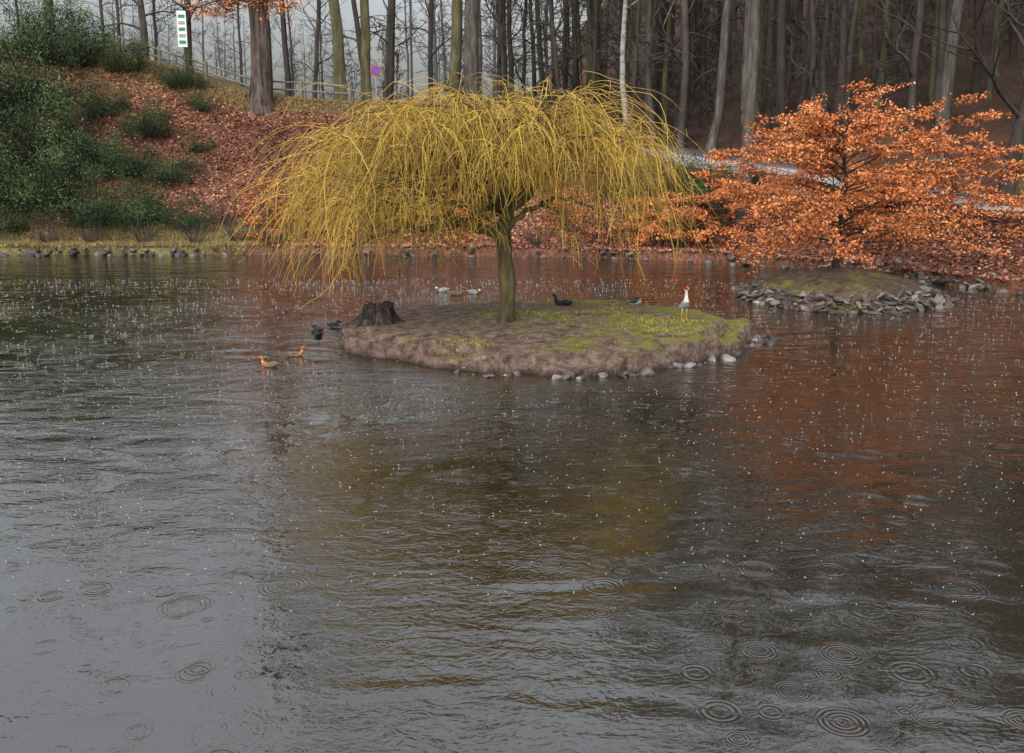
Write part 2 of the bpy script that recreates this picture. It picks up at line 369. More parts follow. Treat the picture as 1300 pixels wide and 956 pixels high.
def blades(P,hgt,w,rng=R,lean=0.5):
    n=len(P);h=hgt*rng.uniform(0.5,1.3,n);a=rng.uniform(0,6.28,n);l=rng.normal(0,lean,(n,2))*h[:,None]
    dx=np.cos(a)*w;dy=np.sin(a)*w
    V=np.stack([np.stack([P[:,0]-dx,P[:,1]-dy,P[:,2]-0.01],-1),np.stack([P[:,0]+dx,P[:,1]+dy,P[:,2]-0.01],-1),np.stack([P[:,0]+l[:,0],P[:,1]+l[:,1],P[:,2]+h],-1)],1).reshape(-1,3)
    return V,np.arange(n*3).reshape(n,3),np.repeat(rng.uniform(0,1,n),3)
n=60000; x=R.uniform(-4.4,5.9,n); y=R.uniform(19.5,27.6,n); z,T=hz1(x,y)
pr=np.clip(0.30*(x-2.2)+3.0*(wav(x,y,1.9,21)),0,1)*0.8+0.03
k=(T<0.86)&(R.uniform(0,1,n)<pr)
V,F,C=blades(np.stack([x,y,z],-1)[k],0.05,0.008)
new_obj('island_grass',np_mesh('island_grass',V,F,C),[grass_mat])

I2=(10.15,30.6)
def rad2(A):
    c,s=np.cos(A),np.sin(A)
    r=1/((np.abs(c)/3.15)**2+(np.abs(s)/3.1)**2)**0.5
    return r*(1+0.03*np.sin(3*A+1)+0.015*np.sin(8*A))
def h2(X,Y,T,A):
    t=np.clip(T/1.0,0,1.2)
    return np.where(t<0.74,0.46+0.44*(1-(t/0.74)**2),0.46-(t-0.74)/0.26*0.56)+0.06*wav(X,Y,2.5,14)+0.025*wav(X,Y,8,15)
m2,nt,p=base_mat('islet_soil',0.8,0.25)
pos=coords(nt); f1=noise(nt,pos,5,7,0.7); f2=noise(nt,pos,1.1,4,0.6)
soil=ramp(nt,[(0.3,(0.03,0.02,0.014)),(0.55,(0.12,0.078,0.055)),(0.75,(0.22,0.155,0.12))],f1)
moss=ramp(nt,[(0.3,(0.06,0.055,0.015)),(0.7,(0.22,0.19,0.06))],f1)
nt.links.new(mixc(nt,math_(nt,'MULTIPLY',math_(nt,'SUBTRACT',f2,0.50),8,clamp=True),soil,moss),p.inputs['Base Color']); bump(nt,p,f1,0.12)
island('stone_ringed_island',I2[0],I2[1],rad2,h2,m2,50,160)
P=[];S=[]
for ring,(t,zz) in enumerate([(1.0,0.0),(0.95,0.10),(0.895,0.20),(0.84,0.29),(0.79,0.37)]):
    A=0
    while A<2*np.pi:
        s=R.uniform(0.10,0.25); rr=float(rad2(np.array(A)))*t*R.uniform(0.965,1.035)
        P.append((I2[0]+math.cos(A)*rr,I2[1]+math.sin(A)*rr,zz+R.normal(0,0.03)));S.append(s)
        A+=s*1.6/rr
rocks('island_stone_revetment',P,S,squash=(1.15,0.8,0.32),tilt=0.42,mats=[stone2])

# --------------------------------------------------------------- willow
def curve(P0,pts,n):
    P=np.array([P0]+list(pts),float); t=np.linspace(0,len(P)-1,n)
    out=[]
    for u in t:
        i=min(int(u),len(P)-2); f=u-i
        p0=P[max(i-1,0)];p1=P[i];p2=P[i+1];p3=P[min(i+2,len(P)-1)]
        out.append(0.5*((2*p1)+(-p0+p2)*f+(2*p0-5*p1+4*p2-p3)*f*f+(-p0+3*p1-3*p2+p3)*f**3))
    return np.array(out)
W=Tubes()
RW=np.random.default_rng(21)
trunk=curve((-0.15,23.2,0.2),[(-0.14,23.2,0.7),(-0.10,23.2,1.3),(-0.16,23.18,2.0),(-0.20,23.2,2.5),(-0.13,23.2,3.1),(-0.18,23.25,3.9),(-0.02,23.3,4.7),(-0.2,23.3,5.4)],34)
tr=np.interp(np.linspace(0,1,34),[0,0.05,0.12,0.4,0.5,0.75,1],[0.36,0.25,0.205,0.18,0.17,0.11,0.03])*(1+0.06*RW.normal(size=34))
W.add(trunk,tr,12)
arcs=[]
def limb(pts,r0,r1,n=18):
    c=curve(pts[0],pts[1:],n); c[2:]+=RW.normal(0,0.03,(n-2,3)); W.add(c,np.linspace(r0,r1,n),8); arcs.append((c,1)); return c
limb([(-0.15,23.2,2.45),(-0.7,23.1,2.72),(-1.3,23.0,2.86),(-1.9,22.9,2.70),(-2.6,22.8,2.95),(-3.6,22.5,3.3),(-4.7,22.4,3.2)],0.14,0.03)
limb([(-1.3,23.0,2.86),(-1.7,23.1,3.3),(-2.1,23.3,3.9),(-2.9,23.5,4.5),(-3.9,23.7,4.7)],0.08,0.02)
limb([(-1.9,22.9,2.70),(-2.5,22.6,2.75),(-3.2,22.3,2.5),(-3.9,22.1,2.3)],0.05,0.012)
limb([(-2.6,22.8,2.95),(-3.2,23.2,3.3),(-4.2,23.6,3.4),(-5.0,23.8,3.1)],0.045,0.012)
limb([(-0.7,23.1,2.72),(-1.0,22.7,3.4),(-1.3,22.2,4.2),(-1.9,21.7,4.9)],0.08,0.02)
limb([(-0.15,23.2,2.6),(0.15,23.1,3.0),(0.6,23.0,3.22),(1.1,22.9,3.05),(1.4,22.8,2.6)],0.085,0.015)
limb([(0.6,23.0,3.22),(1.0,22.7,3.4),(1.6,22.5,3.3),(2.2,22.4,2.9)],0.055,0.015)
limb([(-0.13,23.2,2.9),(0.4,23.3,3.5),(1.1,23.4,4.1),(2.0,23.5,4.6),(2.9,23.5,4.7)],0.10,0.02)
limb([(-0.15,23.2,3.3),(-0.5,23.4,3.9),(-1.1,23.9,4.7),(-1.9,24.4,5.2)],0.09,0.02)
limb([(-0.15,23.2,3.1),(-0.6,22.9,3.6),(-1.5,22.7,4.3),(-2.6,22.6,4.9)],0.09,0.02)
limb([(-0.15,23.2,3.3),(0.1,22.8,3.9),(0.5,22.2,4.6),(1.2,21.6,4.9)],0.09,0.02)
C0=np.array([-0.95,23.2])
NA=138
for i in range(NA):
    th=RW.uniform(0,2*np.pi); rho=math.sqrt(RW.uniform(0.06,1.0)); low_=i>=NA-14
    if low_: th=RW.uniform(math.radians(160),math.radians(230)); rho=RW.uniform(0.6,1.0)
    rx=3.9 if math.cos(th)<0 else 4.2
    E=C0+rho*np.array([math.cos(th)*rx,math.sin(th)*3.9])
    zt=5.55-0.8*rho**2.2+RW.normal(0,0.27)
    if E[0]<-0.95: zt-=0.045*(-0.95-E[0])**1.4
    if low_: zt=RW.uniform(3.0,4.0)
    z0=RW.uniform(2.8,4.9) if not low_ else RW.uniform(2.6,3.4); S0=np.array([-0.15,23.2,z0])
    M=S0*0.5+np.array([E[0],E[1],zt])*0.5; M[2]=zt-0.1*rho-0.5*RW.uniform(0,1)
    e=np.array([E[0],E[1],zt-0.25*rho])
    c=curve(S0,[M+RW.normal(0,0.28,3),e],14); c[1:-1]+=RW.normal(0,0.055,(12,3))
    W.add(c,np.linspace(0.036,0.007,14),5,RW.uniform(0.2,0.6)); arcs.append((c,0))
NS=3700
for i in range(NS):
    if i%4==0:
        ai=RW.integers(0,len(arcs)); tb=RW.uniform(0.2,1.0)**0.7; outb=0.05+abs(RW.normal(0,0.16)); dzb=RW.uniform(-0.8,0.8)
    c,main=arcs[ai]
    t=np.clip(tb+RW.normal(0,0.05),0.1,0.99); u=t*(len(c)-1); k=min(int(u),len(c)-2); p0=c[k]+(c[k+1]-c[k])*(u-k)
    rad=p0[:2]-C0; rr=np.linalg.norm(rad/np.array([4.2,4.0])); rd=rad/(np.linalg.norm(rad)+1e-6)
    ang=math.atan2(rd[1],rd[0])+RW.normal(0,1.1)
    d=np.array([math.cos(ang),math.sin(ang),RW.uniform(-0.3,1.2)]); d/=np.linalg.norm(d)
    left=p0[0]<-1.9
    if rr>0.70: ze=RW.uniform(1.25,3.4) if left else RW.uniform(1.6,3.6)
    elif rr>0.45: ze=RW.uniform(2.1,4.1) if not left else RW.uniform(1.7,3.9)
    else: ze=RW.uniform(3.5,5.0)
    ze+=dzb*0.7
    if -2.2<p0[0]<1.3:
        ze=max(ze,RW.uniform(3.2,4.6) if p0[1]<23.6 else RW.uniform(2.5,4.0))
    if RW.uniform()<0.25: ze=p0[2]-RW.uniform(0.1,0.9)
    ze=max(ze,1.15 if left else 1.6)
    drop=max(p0[2]-ze,0.25); L=drop*0.97+0.6
    n=12; st=L/(n-1); P=[p0]; p=p0.copy(); out=outb*RW.uniform(0.6,1.4)+(0.10 if left else 0); sw=RW.normal(0,0.2)
    gr=RW.uniform(0.15,0.38)
    for j in range(n-1):
        tgt=np.array([rd[0]*out-rd[1]*sw,rd[1]*out+rd[0]*sw,-1.0])
        d=d+ (tgt-d)*gr + RW.normal(0,0.14,3); d/=np.linalg.norm(d)
        p=p+d*st; P.append(p)
    col=np.clip(RW.normal(0.48,0.28),0,1)
    W.add(P,np.linspace(RW.uniform(0.006,0.011),0.0038,n),3,col,1)
    if RW.uniform()<0.8:
        for q in range(RW.integers(1,4)):
            j=RW.integers(0,n-3); b=P[j]; dd=np.array([RW.normal(0,0.8),RW.normal(0,0.8),RW.uniform(-0.5,0.6)]);dd/=np.linalg.norm(dd); Q=[b]
            for z in range(4):
                dd=dd+(np.array([0,0,-1.])-dd)*0.25+RW.normal(0,0.13,3); dd/=np.linalg.norm(dd); Q.append(Q[-1]+dd*RW.uniform(0.06,0.17))
            W.add(Q,np.linspace(0.006,0.0033,5),3,col,1)
me=W.mesh('weeping_willow_tree'); new_obj('weeping_willow_tree',me,[bark_willow,withy])

# --------------------------------------------------------------- bare tree generator
def bare_tree(T,base,Ht,r0,rng,start=0.35,nl=22,sub=6,tw=5,lean=(0,0),mat=0,spread=0.28,twr=0.012,flare=1.35):
    base=np.asarray(base,float)
    n=14; t=np.linspace(0,1,n)
    P=np.stack([base[0]+lean[0]*Ht*t+0.010*Ht*np.cumsum(rng.normal(0,0.35,n)),base[1]+lean[1]*Ht*t+0.010*Ht*np.cumsum(rng.normal(0,0.35,n)),base[2]-0.4+t*(Ht+0.4)],-1)
    P[0,:2]=base[:2]
    rr=r0*(1-0.9*t**1.1)
    P=np.insert(P,1,P[0]*0.94+P[1]*0.06+0,axis=0); P=np.insert(P,2,P[0]*0.75+P[2]*0.25,axis=0)
    rr=np.concatenate([[r0*flare*1.15,r0*flare*0.98,r0*1.05],rr[1:]])
    P[1,2]=base[2]+0.0; P[2,2]=base[2]+0.45
    T.add(P,rr,10,rng.uniform(0,1),mat)
    for i in range(nl):
        f=start+(1-start)*(i+rng.uniform(0,1))/nl; f=min(f,0.98)
        u=3+f*(n-1)-1; k=min(int(u),len(P)-2); b=P[k]+(P[k+1]-P[k])*(u-k)
        L=Ht*spread*(1-0.75*(f-start)/(1-start))*rng.uniform(0.7,1.3); a=rng.uniform(0,6.28); el=rng.uniform(0.2,0.9)
        d=np.array([math.cos(a)*math.cos(el),math.sin(a)*math.cos(el),math.sin(el)])
        Q=[b]; m_=8
        for j in range(m_-1):
            d=d+rng.normal(0,0.2,3)+np.array([0,0,0.04]); d/=np.linalg.norm(d); Q.append(Q[-1]+d*L/(m_-1))
        Q=np.array(Q); rb=max(r0*(1-f)*0.38,0.03); T.add(Q,np.linspace(rb,0.015,m_),5,rng.uniform(0,1),mat)
        for s in range(sub):
            j=rng.integers(1,m_-1); d2=(Q[j+1]-Q[j]); d2=d2/np.linalg.norm(d2)+rng.normal(0,0.65,3); d2/=np.linalg.norm(d2); L2=L*rng.uniform(0.3,0.6)
            S=[Q[j]]
            for q in range(4):
                d2=d2+rng.normal(0,0.18,3); d2/=np.linalg.norm(d2); S.append(S[-1]+d2*L2/4)
            T.add(S,np.linspace(max(rb*0.4,0.02),twr,5),4,rng.uniform(0,1),mat)
            for w in range(tw):
                j2=rng.integers(1,4); d3=(S[j2+1]-S[j2]); d3=d3/(np.linalg.norm(d3))+rng.normal(0,0.7,3); d3/=np.linalg.norm(d3); L3=L2*rng.uniform(0.35,0.7)
                U=[S[j2]]
                for q in range(3):
                    d3=d3+rng.normal(0,0.2,3); d3/=np.linalg.norm(d3); U.append(U[-1]+d3*L3/3)
                T.add(U,np.linspace(twr,twr*0.5,4),3,rng.uniform(0,1),mat)

def near_tree(name,X,Y,r,Ht,mat,seed,lean=(0,0),start=0.4,nl=22,**kw):
    T=Tubes(); rng=np.random.default_rng(seed)
    bare_tree(T,(0,0,0),Ht,r,rng,start,nl,5,4,lean,0,**kw)
    o=new_obj(name,T.mesh(name),[mat]); o.location=(X,Y,float(H(X,Y))-0.05); return o
near_tree('oak_tree',-13.3,54.2,0.60,28,bark_red,1,start=0.34,flare=1.25)
near_tree('mossy_tree',-9.7,58,0.36,29,bark_moss,2,start=0.3)
near_tree('mossy_tree',-8.5,60,0.32,29,bark_moss,3,lean=(0.01,0),start=0.3)
near_tree('mossy_tree',-3.3,60,0.38,30,bark_moss,4,start=0.3)
near_tree('bare_tree',-2.1,58.5,0.48,31,bark_grey,5,lean=(0.01,0),start=0.3)
near_tree('birch_tree',6.4,59.5,0.19,26,bark_birch,6,start=0.3)
near_tree('bare_tree',9.8,42.6,0.30,26,bark_grey,7,lean=(0.03,0),start=0.35,flare=1.2)
near_tree('mossy_tree',8.4,61,0.2,28,bark_moss,8,lean=(0.02,0))
near_tree('mossy_tree',9.3,62,0.18,26,bark_moss,9,lean=(0.03,0))
near_tree('bare_tree',12.9,56,0.24,29,bark_grey,10)
near_tree('bare_tree',17.2,54,0.26,29,bark_dark,11,lean=(-0.02,0))
near_tree('bare_tree',21.0,50,0.33,29,bark_grey,12,lean=(0.03,0))
near_tree('bare_tree',20.6,42,0.34,22,bark_dark,13,lean=(0.12,0.0),start=0.15)
near_tree('bare_tree',26.5,45,0.3,26,bark_dark,14,lean=(-0.05,-0.03),start=0.2)
near_tree('bare_tree',-26,58.5,0.3,15,bark_dark,15)
near_tree('bare_tree',-19.5,62,0.25,14,bark_dark,16,start=0.2)
near_tree('bare_tree',-23.5,66,0.25,14,bark_grey,17,start=0.15)
def leafy_branch(name,start,end,nl,seed,mat=bark_dark,lsize=0.15):
    rng=np.random.default_rng(seed); T=Tubes(); s=np.array(start,float);e=np.array(end,float)
    c=curve(s,[s*0.6+e*0.4+np.array([0,0,0.4]),e],12); T.add(c,np.linspace(0.07,0.02,12),5,0.5,0); LP=[]
    for i in range(20):
        k=rng.integers(3,12); d=rng.normal(0,1,3)*np.array([1,1,0.5]);d/=np.linalg.norm(d); Q=[c[k]]
        for j in range(4): d=d+rng.normal(0,0.2,3);d/=np.linalg.norm(d); Q.append(Q[-1]+d*0.3)
        T.add(Q,np.linspace(0.018,0.008,5),3,0.5,0)
        for j in range(nl//20): LP.append(Q[rng.integers(1,5)]+rng.normal(0,0.14,3))
    V,F,C,M=T.arrays(); LP=np.array(LP); V2,F2=leaf_quads(LP,rng.uniform(0.7,1.2,len(LP))*lsize,0.6,0.2,rng)
    V,F,C,M=join_arr([(V,F,C,M),(V2,F2,np.repeat(rng.uniform(0,1,len(LP)),4),1)])
    return new_obj(name,np_mesh(name,V,F,C,False,M),[mat,beech_leaf])
leafy_branch('leafy_oak_branch',(-13.4,54,11.9),(-16.6,53.4,11.5),1100,31)
leafy_branch('leafy_oak_branch',(-13.3,54,12.3),(-15.0,53,12.4),900,32)
leafy_branch('leafy_oak_branch',(-13.3,54,11.7),(-11.8,53,11.6),500,33)

# forest
def template(seed,Ht,r,mat,start,nl,sub,tw,**kw):
    T=Tubes(); bare_tree(T,(0,0,0),Ht,r,np.random.default_rng(seed),start,nl,sub,tw,(0,0),0,**kw); me=T.mesh('forest_tree_mesh'); me.materials.append(mat); return me
tmid=[template(100+i,R.uniform(26,31),R.uniform(0.14,0.24),[bark_mid,bark_grey,bark_moss,bark_mid,bark_dark][i%5],[0.15,0.3,0.25,0.10,0.32][i%5],22,5,2,spread=0.17,twr=0.018) for i in range(6)]
tfar=[template(200+i,R.uniform(15,20),R.uniform(0.16,0.26),bark_far_haze,[0.15,0.3,0.22][i%3],20,5,2,spread=0.22,twr=0.026) for i in range(3)]
tsap=[template(300+i,R.uniform(4,7),R.uniform(0.03,0.05),[bark_mid,bark_dark,bark_mid][i%3],0.12,14,4,2,spread=0.3,twr=0.009,flare=1.1) for i in range(3)]
forest=empty('forest_trees'); under=empty('forest_undergrowth')
def scatter(n,xr,yr,tm,parent,pref,rng,smin=0.8,smax=1.2,mask=None,mind=1.2,tilt=0.03):
    pts=[];c=0;tries=0
    while c<n and tries<n*20:
        tries+=1
        x=rng.uniform(*xr);y=rng.uniform(*yr)
        Ya=float(ridge(x)[0])
        if y<Ya+5.5: continue
        if mask and not mask(x,y,rng): continue
        if any((x-a)**2+(y-b)**2<mind**2 for a,b in pts): continue
        pts.append((x,y)); o=bpy.data.objects.new(f'{pref}_{c+1}',tm[rng.integers(0,len(tm))]); COL.objects.link(o); o.parent=parent
        s=rng.uniform(smin,smax)*(0.6 if x<-15 else 1.0); o.location=(x,y,float(H(x,y))-0.1); o.scale=(s,s,s*rng.uniform(0.9,1.1)); o.rotation_euler=(rng.normal(0,tilt),rng.normal(0,tilt),rng.uniform(0,6.28)); c+=1
rg=np.random.default_rng(5)
def m_mid(x,y,r): return r.uniform()<(0.08 if x<-15 else 0.34 if x<-3 else 1.0)
scatter(155,(-45,60),(56,95),tmid,forest,'tree',rg,mask=m_mid,mind=1.5)
scatter(90,(8,60),(36,100),tmid,forest,'slope_tree',rg,mind=1.3)
def m_far(x,y,r): return r.uniform()<(0.65 if x< -3 else 1.0)
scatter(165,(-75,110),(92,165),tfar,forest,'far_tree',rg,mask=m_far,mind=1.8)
scatter(150,(-40,55),(40,95),tsap,under,'sapling',rg,mask=m_mid,mind=0.8,tilt=0.1)

# --------------------------------------------------------------- beech trees with orange leaves
def beech(name,loc,Ht,rad,rng,nl=46,leaves_per=46,lsize=0.085,trunk=0.13,low=0.12,asym=(1,1),lowcut=1.0):
    T=Tubes(); LP=[]
    n=12;t=np.linspace(0,1,n); P=np.stack([np.cumsum(rng.normal(0,0.05,n)),np.cumsum(rng.normal(0,0.05,n)),-0.2+t*(Ht*0.97+0.2)],-1)
    T.add(P,trunk*(1-0.88*t),9,0.5,0)
    for i in range(nl):
        f=low+(1-low)*(i/nl)**1.0; u=f*(n-1)*0.98; k=min(int(u),n-2); b=P[k]+(P[k+1]-P[k])*(u-k)
        a=i*2.399+rng.normal(0,0.4)
        prof=min(1,lowcut+(1.6)*(f-low))*(1-max(0,(f-0.5)/0.5)**1.3*0.72)
        L=rad*prof*rng.uniform(0.72,1.12)
        ax=asym[0] if math.cos(a)<0 else asym[1]; L*=1+(ax-1)*abs(math.cos(a))
        el=0.04+0.6*f; d=np.array([math.cos(a)*math.cos(el),math.sin(a)*math.cos(el),math.sin(el)])
        m_=10;Q=[b]
        for j in range(m_-1):
            d=d+rng.normal(0,0.08,3)+np.array([0,0,-0.035*(1+f)]);d/=np.linalg.norm(d);Q.append(Q[-1]+d*L/(m_-1))
        Q=np.array(Q);T.add(Q,np.linspace(max(trunk*0.4*(1-f),0.02),0.008,m_),5,0.5,0)
        ns=int(9+9*L/rad)
        for s in range(ns):
            u=rng.uniform(0.22,1)*(m_-1);k=min(int(u),m_-2);b2=Q[k]+(Q[k+1]-Q[k])*(u-k)
            dq=(Q[k+1]-Q[k]);dq/=np.linalg.norm(dq); side=np.array([-dq[1],dq[0],0])*rng.choice([-1,1])
            d2=dq*0.7+side*rng.uniform(0.3,1)+np.array([0,0,rng.normal(0,0.15)]);d2/=np.linalg.norm(d2);L2=rng.uniform(0.3,0.95)*max(rad/4.5,0.6)
            S=[b2]
            for q in range(4): d2=d2+rng.normal(0,0.12,3)+np.array([0,0,-0.06]);d2/=np.linalg.norm(d2);S.append(S[-1]+d2*L2/4)
            S=np.array(S);T.add(S,np.linspace(0.011,0.004,5),3,0.5,0)
            m2_=int(leaves_per*rng.uniform(0.3,1.3)); uu=rng.uniform(0.1,4,m2_);kk=np.minimum(uu.astype(int),3)
            pp=S[kk]+(S[kk+1]-S[kk])*(uu-kk)[:,None]+rng.normal(0,1,(m2_,3))*np.array([0.085,0.085,0.05])
            LP.append(pp)
    LP=np.concatenate(LP)
    V,F,C,M=T.arrays(); V2,F2=leaf_quads(LP,rng.uniform(0.65,1.2,len(LP))*lsize,0.62,0.2,rng)
    c=np.clip(rng.normal(0.5,0.22,len(LP))+0.3*wav(LP[:,0],LP[:,1]+LP[:,2]*2,2.0,55),0,1)
    V,F,C,M=join_arr([(V,F,C,M),(V2,F2,np.repeat(c,4),1)])
    o=new_obj(name,np_mesh(name,V,F,C,False,M),[bark_dark,beech_leaf]); o.location=loc; return o
rb=np.random.default_rng(77)
beech('beech_tree',(10.05,30.8,0.80),4.7,4.7,rb,nl=66,leaves_per=48,lsize=0.098,low=0.22,asym=(1.08,1.35),lowcut=0.66)
for (x,y,h_,r_) in [(8.9,41.9,2.4,2.6),(12.8,40.0,2.6,2.8),(16.2,37.5,3.2,3.0),(19.5,34.5,3.6,3.2),(6.4,43.3,1.6,1.7),(14.6,38.0,2.0,2.2)]:
    beech('beech_shrub',(x,y,float(H(x,y))-0.1),h_,r_,rb,nl=26,leaves_per=26,lsize=0.12,trunk=0.05,low=0.04,lowcut=0.8)
for (x,y,h_,r_) in [(-11.2,44.6,3.0,1.6),(-9.4,45.2,2.6,1.5),(-7.5,44.9,2.0,1.4),(2.5,44.2,2.0,1.6),(-3,44.8,1.8,1.5)]:
    beech('beech_shrub',(x,y,float(H(x,y))-0.1),h_,r_,rb,nl=24,leaves_per=12,lsize=0.09,trunk=0.05,low=0.05,lowcut=0.8)

# --------------------------------------------------------------- evergreen shrubs (loose, shaggy masses)
def shrub_mesh(seed,nl=18000):
    rng=np.random.default_rng(seed);K=80
    c=rng.normal(size=(K,3));c/=np.linalg.norm(c,axis=1,keepdims=True);c*=rng.uniform(0.25,1.08,(K,1));c[:,2]=np.abs(c[:,2])*rng.uniform(0.6,1.2,K)
    r=rng.uniform(0.07,0.28,K)
    wgt=r**2/ (r**2).sum(); k=rng.choice(K,nl,p=wgt);d=rng.normal(size=(nl,3));d/=np.linalg.norm(d,axis=1,keepdims=True)
    P=c[k]+d*(r[k]*np.abs(rng.normal(0.85,0.35,nl)))[:,None]; P[:,2]=np.abs(P[:,2])+ (rng.uniform(size=nl)<0.10)*rng.uniform(0,0.22,nl)
    V,F=leaf_quads(P,rng.uniform(0.02,0.062,nl),0.33,0.0,rng)
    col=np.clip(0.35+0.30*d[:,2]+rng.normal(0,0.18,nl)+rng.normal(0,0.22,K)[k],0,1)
    T=Tubes()
    for i in range(24):
        q=c[i]; T.add(curve((0,0,-0.15),[q*0.5,q*1.1],6),np.linspace(0.025,0.006,6),4,0.2,1)
    V1,F1,C1,M1=T.arrays()
    V,F,C,M=join_arr([(V,F,np.repeat(col,4),0),(V1,F1,C1,M1)])
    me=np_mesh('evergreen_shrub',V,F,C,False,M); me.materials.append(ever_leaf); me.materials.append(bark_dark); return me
shr=[shrub_mesh(400+i) for i in range(4)]
def shrub(x,y,s,k,sz=1.0,name='evergreen_shrub',dz=0):
    o=bpy.data.objects.new(name,shr[k%4]);COL.objects.link(o);o.location=(x,y,float(H(x,y))-0.15+dz);o.scale=(s,s,s*sz);o.rotation_euler=(0,0,k*1.7)
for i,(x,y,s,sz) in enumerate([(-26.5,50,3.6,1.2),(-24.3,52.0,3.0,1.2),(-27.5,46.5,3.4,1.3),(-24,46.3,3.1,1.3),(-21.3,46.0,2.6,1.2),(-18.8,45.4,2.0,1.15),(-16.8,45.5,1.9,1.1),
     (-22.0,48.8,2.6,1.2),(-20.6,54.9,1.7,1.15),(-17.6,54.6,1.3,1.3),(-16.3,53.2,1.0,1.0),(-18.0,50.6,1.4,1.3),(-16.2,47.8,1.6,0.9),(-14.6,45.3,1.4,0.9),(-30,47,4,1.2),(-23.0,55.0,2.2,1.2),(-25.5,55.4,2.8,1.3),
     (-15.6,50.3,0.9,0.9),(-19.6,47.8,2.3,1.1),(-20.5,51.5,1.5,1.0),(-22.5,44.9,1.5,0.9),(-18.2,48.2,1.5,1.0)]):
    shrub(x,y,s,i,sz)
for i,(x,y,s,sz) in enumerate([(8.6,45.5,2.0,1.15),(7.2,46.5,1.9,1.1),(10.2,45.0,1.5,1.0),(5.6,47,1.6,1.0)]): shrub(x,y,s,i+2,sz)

for i,(x,y) in enumerate([(-20.5,43.9),(-18.6,44.0),(-13.9,43.7),(-10.5,43.6),(7.0,41.8),(-6.5,43.5),(1.0,43.2),(-16.2,43.8),(-12.9,45.4),(-12.2,44.2)]):
    rng=np.random.default_rng(600+i);T=Tubes()
    for k in range(38):
        a=rng.uniform(0,6.28);d=np.array([math.cos(a)*0.5,math.sin(a)*0.5,1.]);P=[np.array([math.cos(a)*0.1,math.sin(a)*0.1,-0.05])]
        for j in range(6): d=d+rng.normal(0,0.14,3);d/=np.linalg.norm(d);P.append(P[-1]+d*rng.uniform(0.12,0.25))
        T.add(P,np.linspace(0.014,0.006,7),3,0.5,0)
    o=new_obj('bare_shrub',T.mesh('bare_shrub'),[bark_red]);o.location=(x,y,float(H(x,y)))

# --------------------------------------------------------------- leaf litter + dry grass
n=75000
x=np.concatenate([R.uniform(-30,9,n),R.uniform(3,25,38000)])
u=R.uniform(0,1,len(x))
Ya=ridge(x)[0];Ys=shoreY(x)
y=Ys+0.4+u*(Ya-Ys+1.1)
left_grass=(x<-11.5)&(y<Ys+2.6)&(R.uniform(0,1,len(x))<0.85)
k=~left_grass; x=x[k];y=y[k]
P=np.stack([x,y,H(x,y)+R.uniform(0.0,0.05,len(x))],-1)
V,F=leaf_quads(P,R.uniform(0.09,0.2,len(P)),0.65,0.55)
new_obj('fallen_leaves',np_mesh('fallen_leaves',V,F,np.repeat(np.clip(R.normal(0.48,0.26,len(P))+0.45*wav(x,y,0.8,77),0,1),4)),[litter_leaf])
n=26000
x=R.uniform(-32,-11,n); y=shoreY(x)+R.uniform(0.35,2.8,n); P1=np.stack([x,y,H(x,y)],-1)
x=R.uniform(-22,3,n); y=ridge(x)[0]+R.uniform(-1.2,1.6,n); P2=np.stack([x,y,H(x,y)],-1)
V,F,C=blades(np.concatenate([P1,P2]),0.16,0.018)
new_obj('bank_grass',np_mesh('bank_grass',V,F,C),[dry_mat])

# --------------------------------------------------------------- road with kerb
asph=mat_noise('wet_asphalt',[(0.35,(0.09,0.09,0.095)),(0.65,(0.16,0.16,0.17))],6,rough=0.35,spec=0.5,world=True)
kerbm=mat_noise('kerb_stone',[(0.35,(0.2,0.2,0.2)),(0.65,(0.36,0.36,0.36))],8,rough=0.7,world=True,bd=0.01)
xs=np.linspace(-2,40,85); yc=ridge(xs)[0]+2.1
dx=np.gradient(xs);dy=np.gradient(yc);L=np.hypot(dx,dy);nx_=-dy/L;ny_=dx/L
def strip(offs,zs):
    rows=[]
    for o_,z_ in zip(offs,zs):
        X=xs+nx_*o_;Y=yc+ny_*o_; rows.append(np.stack([X,Y,ridge(xs)[1]+0.16+z_],-1))
    V=np.stack(rows,1); k=len(offs); idx=np.arange(len(xs)*k).reshape(len(xs),k)
    F=np.stack([idx[:-1,:-1],idx[1:,:-1],idx[1:,1:],idx[:-1,1:]],-1).reshape(-1,4); return V.reshape(-1,3),F
V,F=strip([-1.75,-1.7,1.7,1.75],[-0.4,0,0.06,-0.4]); new_obj('road',np_mesh('road',V,F),[asph])
V,F=strip([-1.98,-1.98,-1.76,-1.76],[-0.4,0.13,0.13,-0.3]); new_obj('road_kerb',np_mesh('road_kerb',V,F),[kerbm])

# --------------------------------------------------------------- fence
wood=mat_noise('weathered_wood',[(0.35,(0.10,0.085,0.065)),(0.65,(0.24,0.21,0.17))],5,stretch=(1,1,0.4),bd=0.01,world=True)
fence=empty('wooden_fence',(0,0,0))
T=Tubes(); prev=None
for i in range(8):
    x=-27+i*2.6; y=float(ridge(x)[0])+0.5; z=float(H(x,y))
    T.add([(x,y,z-0.3),(x,y,z+1.02),(x,y,z+1.08),(x,y,z+1.08)],[0.11,0.10,0.08,0.001],8)
    if prev is not None:
        for zz in (0.9,0.5):
            T.add([np.array(prev)+[0,0,zz],((np.array(prev)+np.array([x,y,z]))/2)+[0,0,zz-0.02],np.array([x,y,z+zz])],[0.055,0.05,0.055],7)
    prev=(x,y,z)
new_obj('posts_and_rails',T.mesh('fence'),[wood],fence)

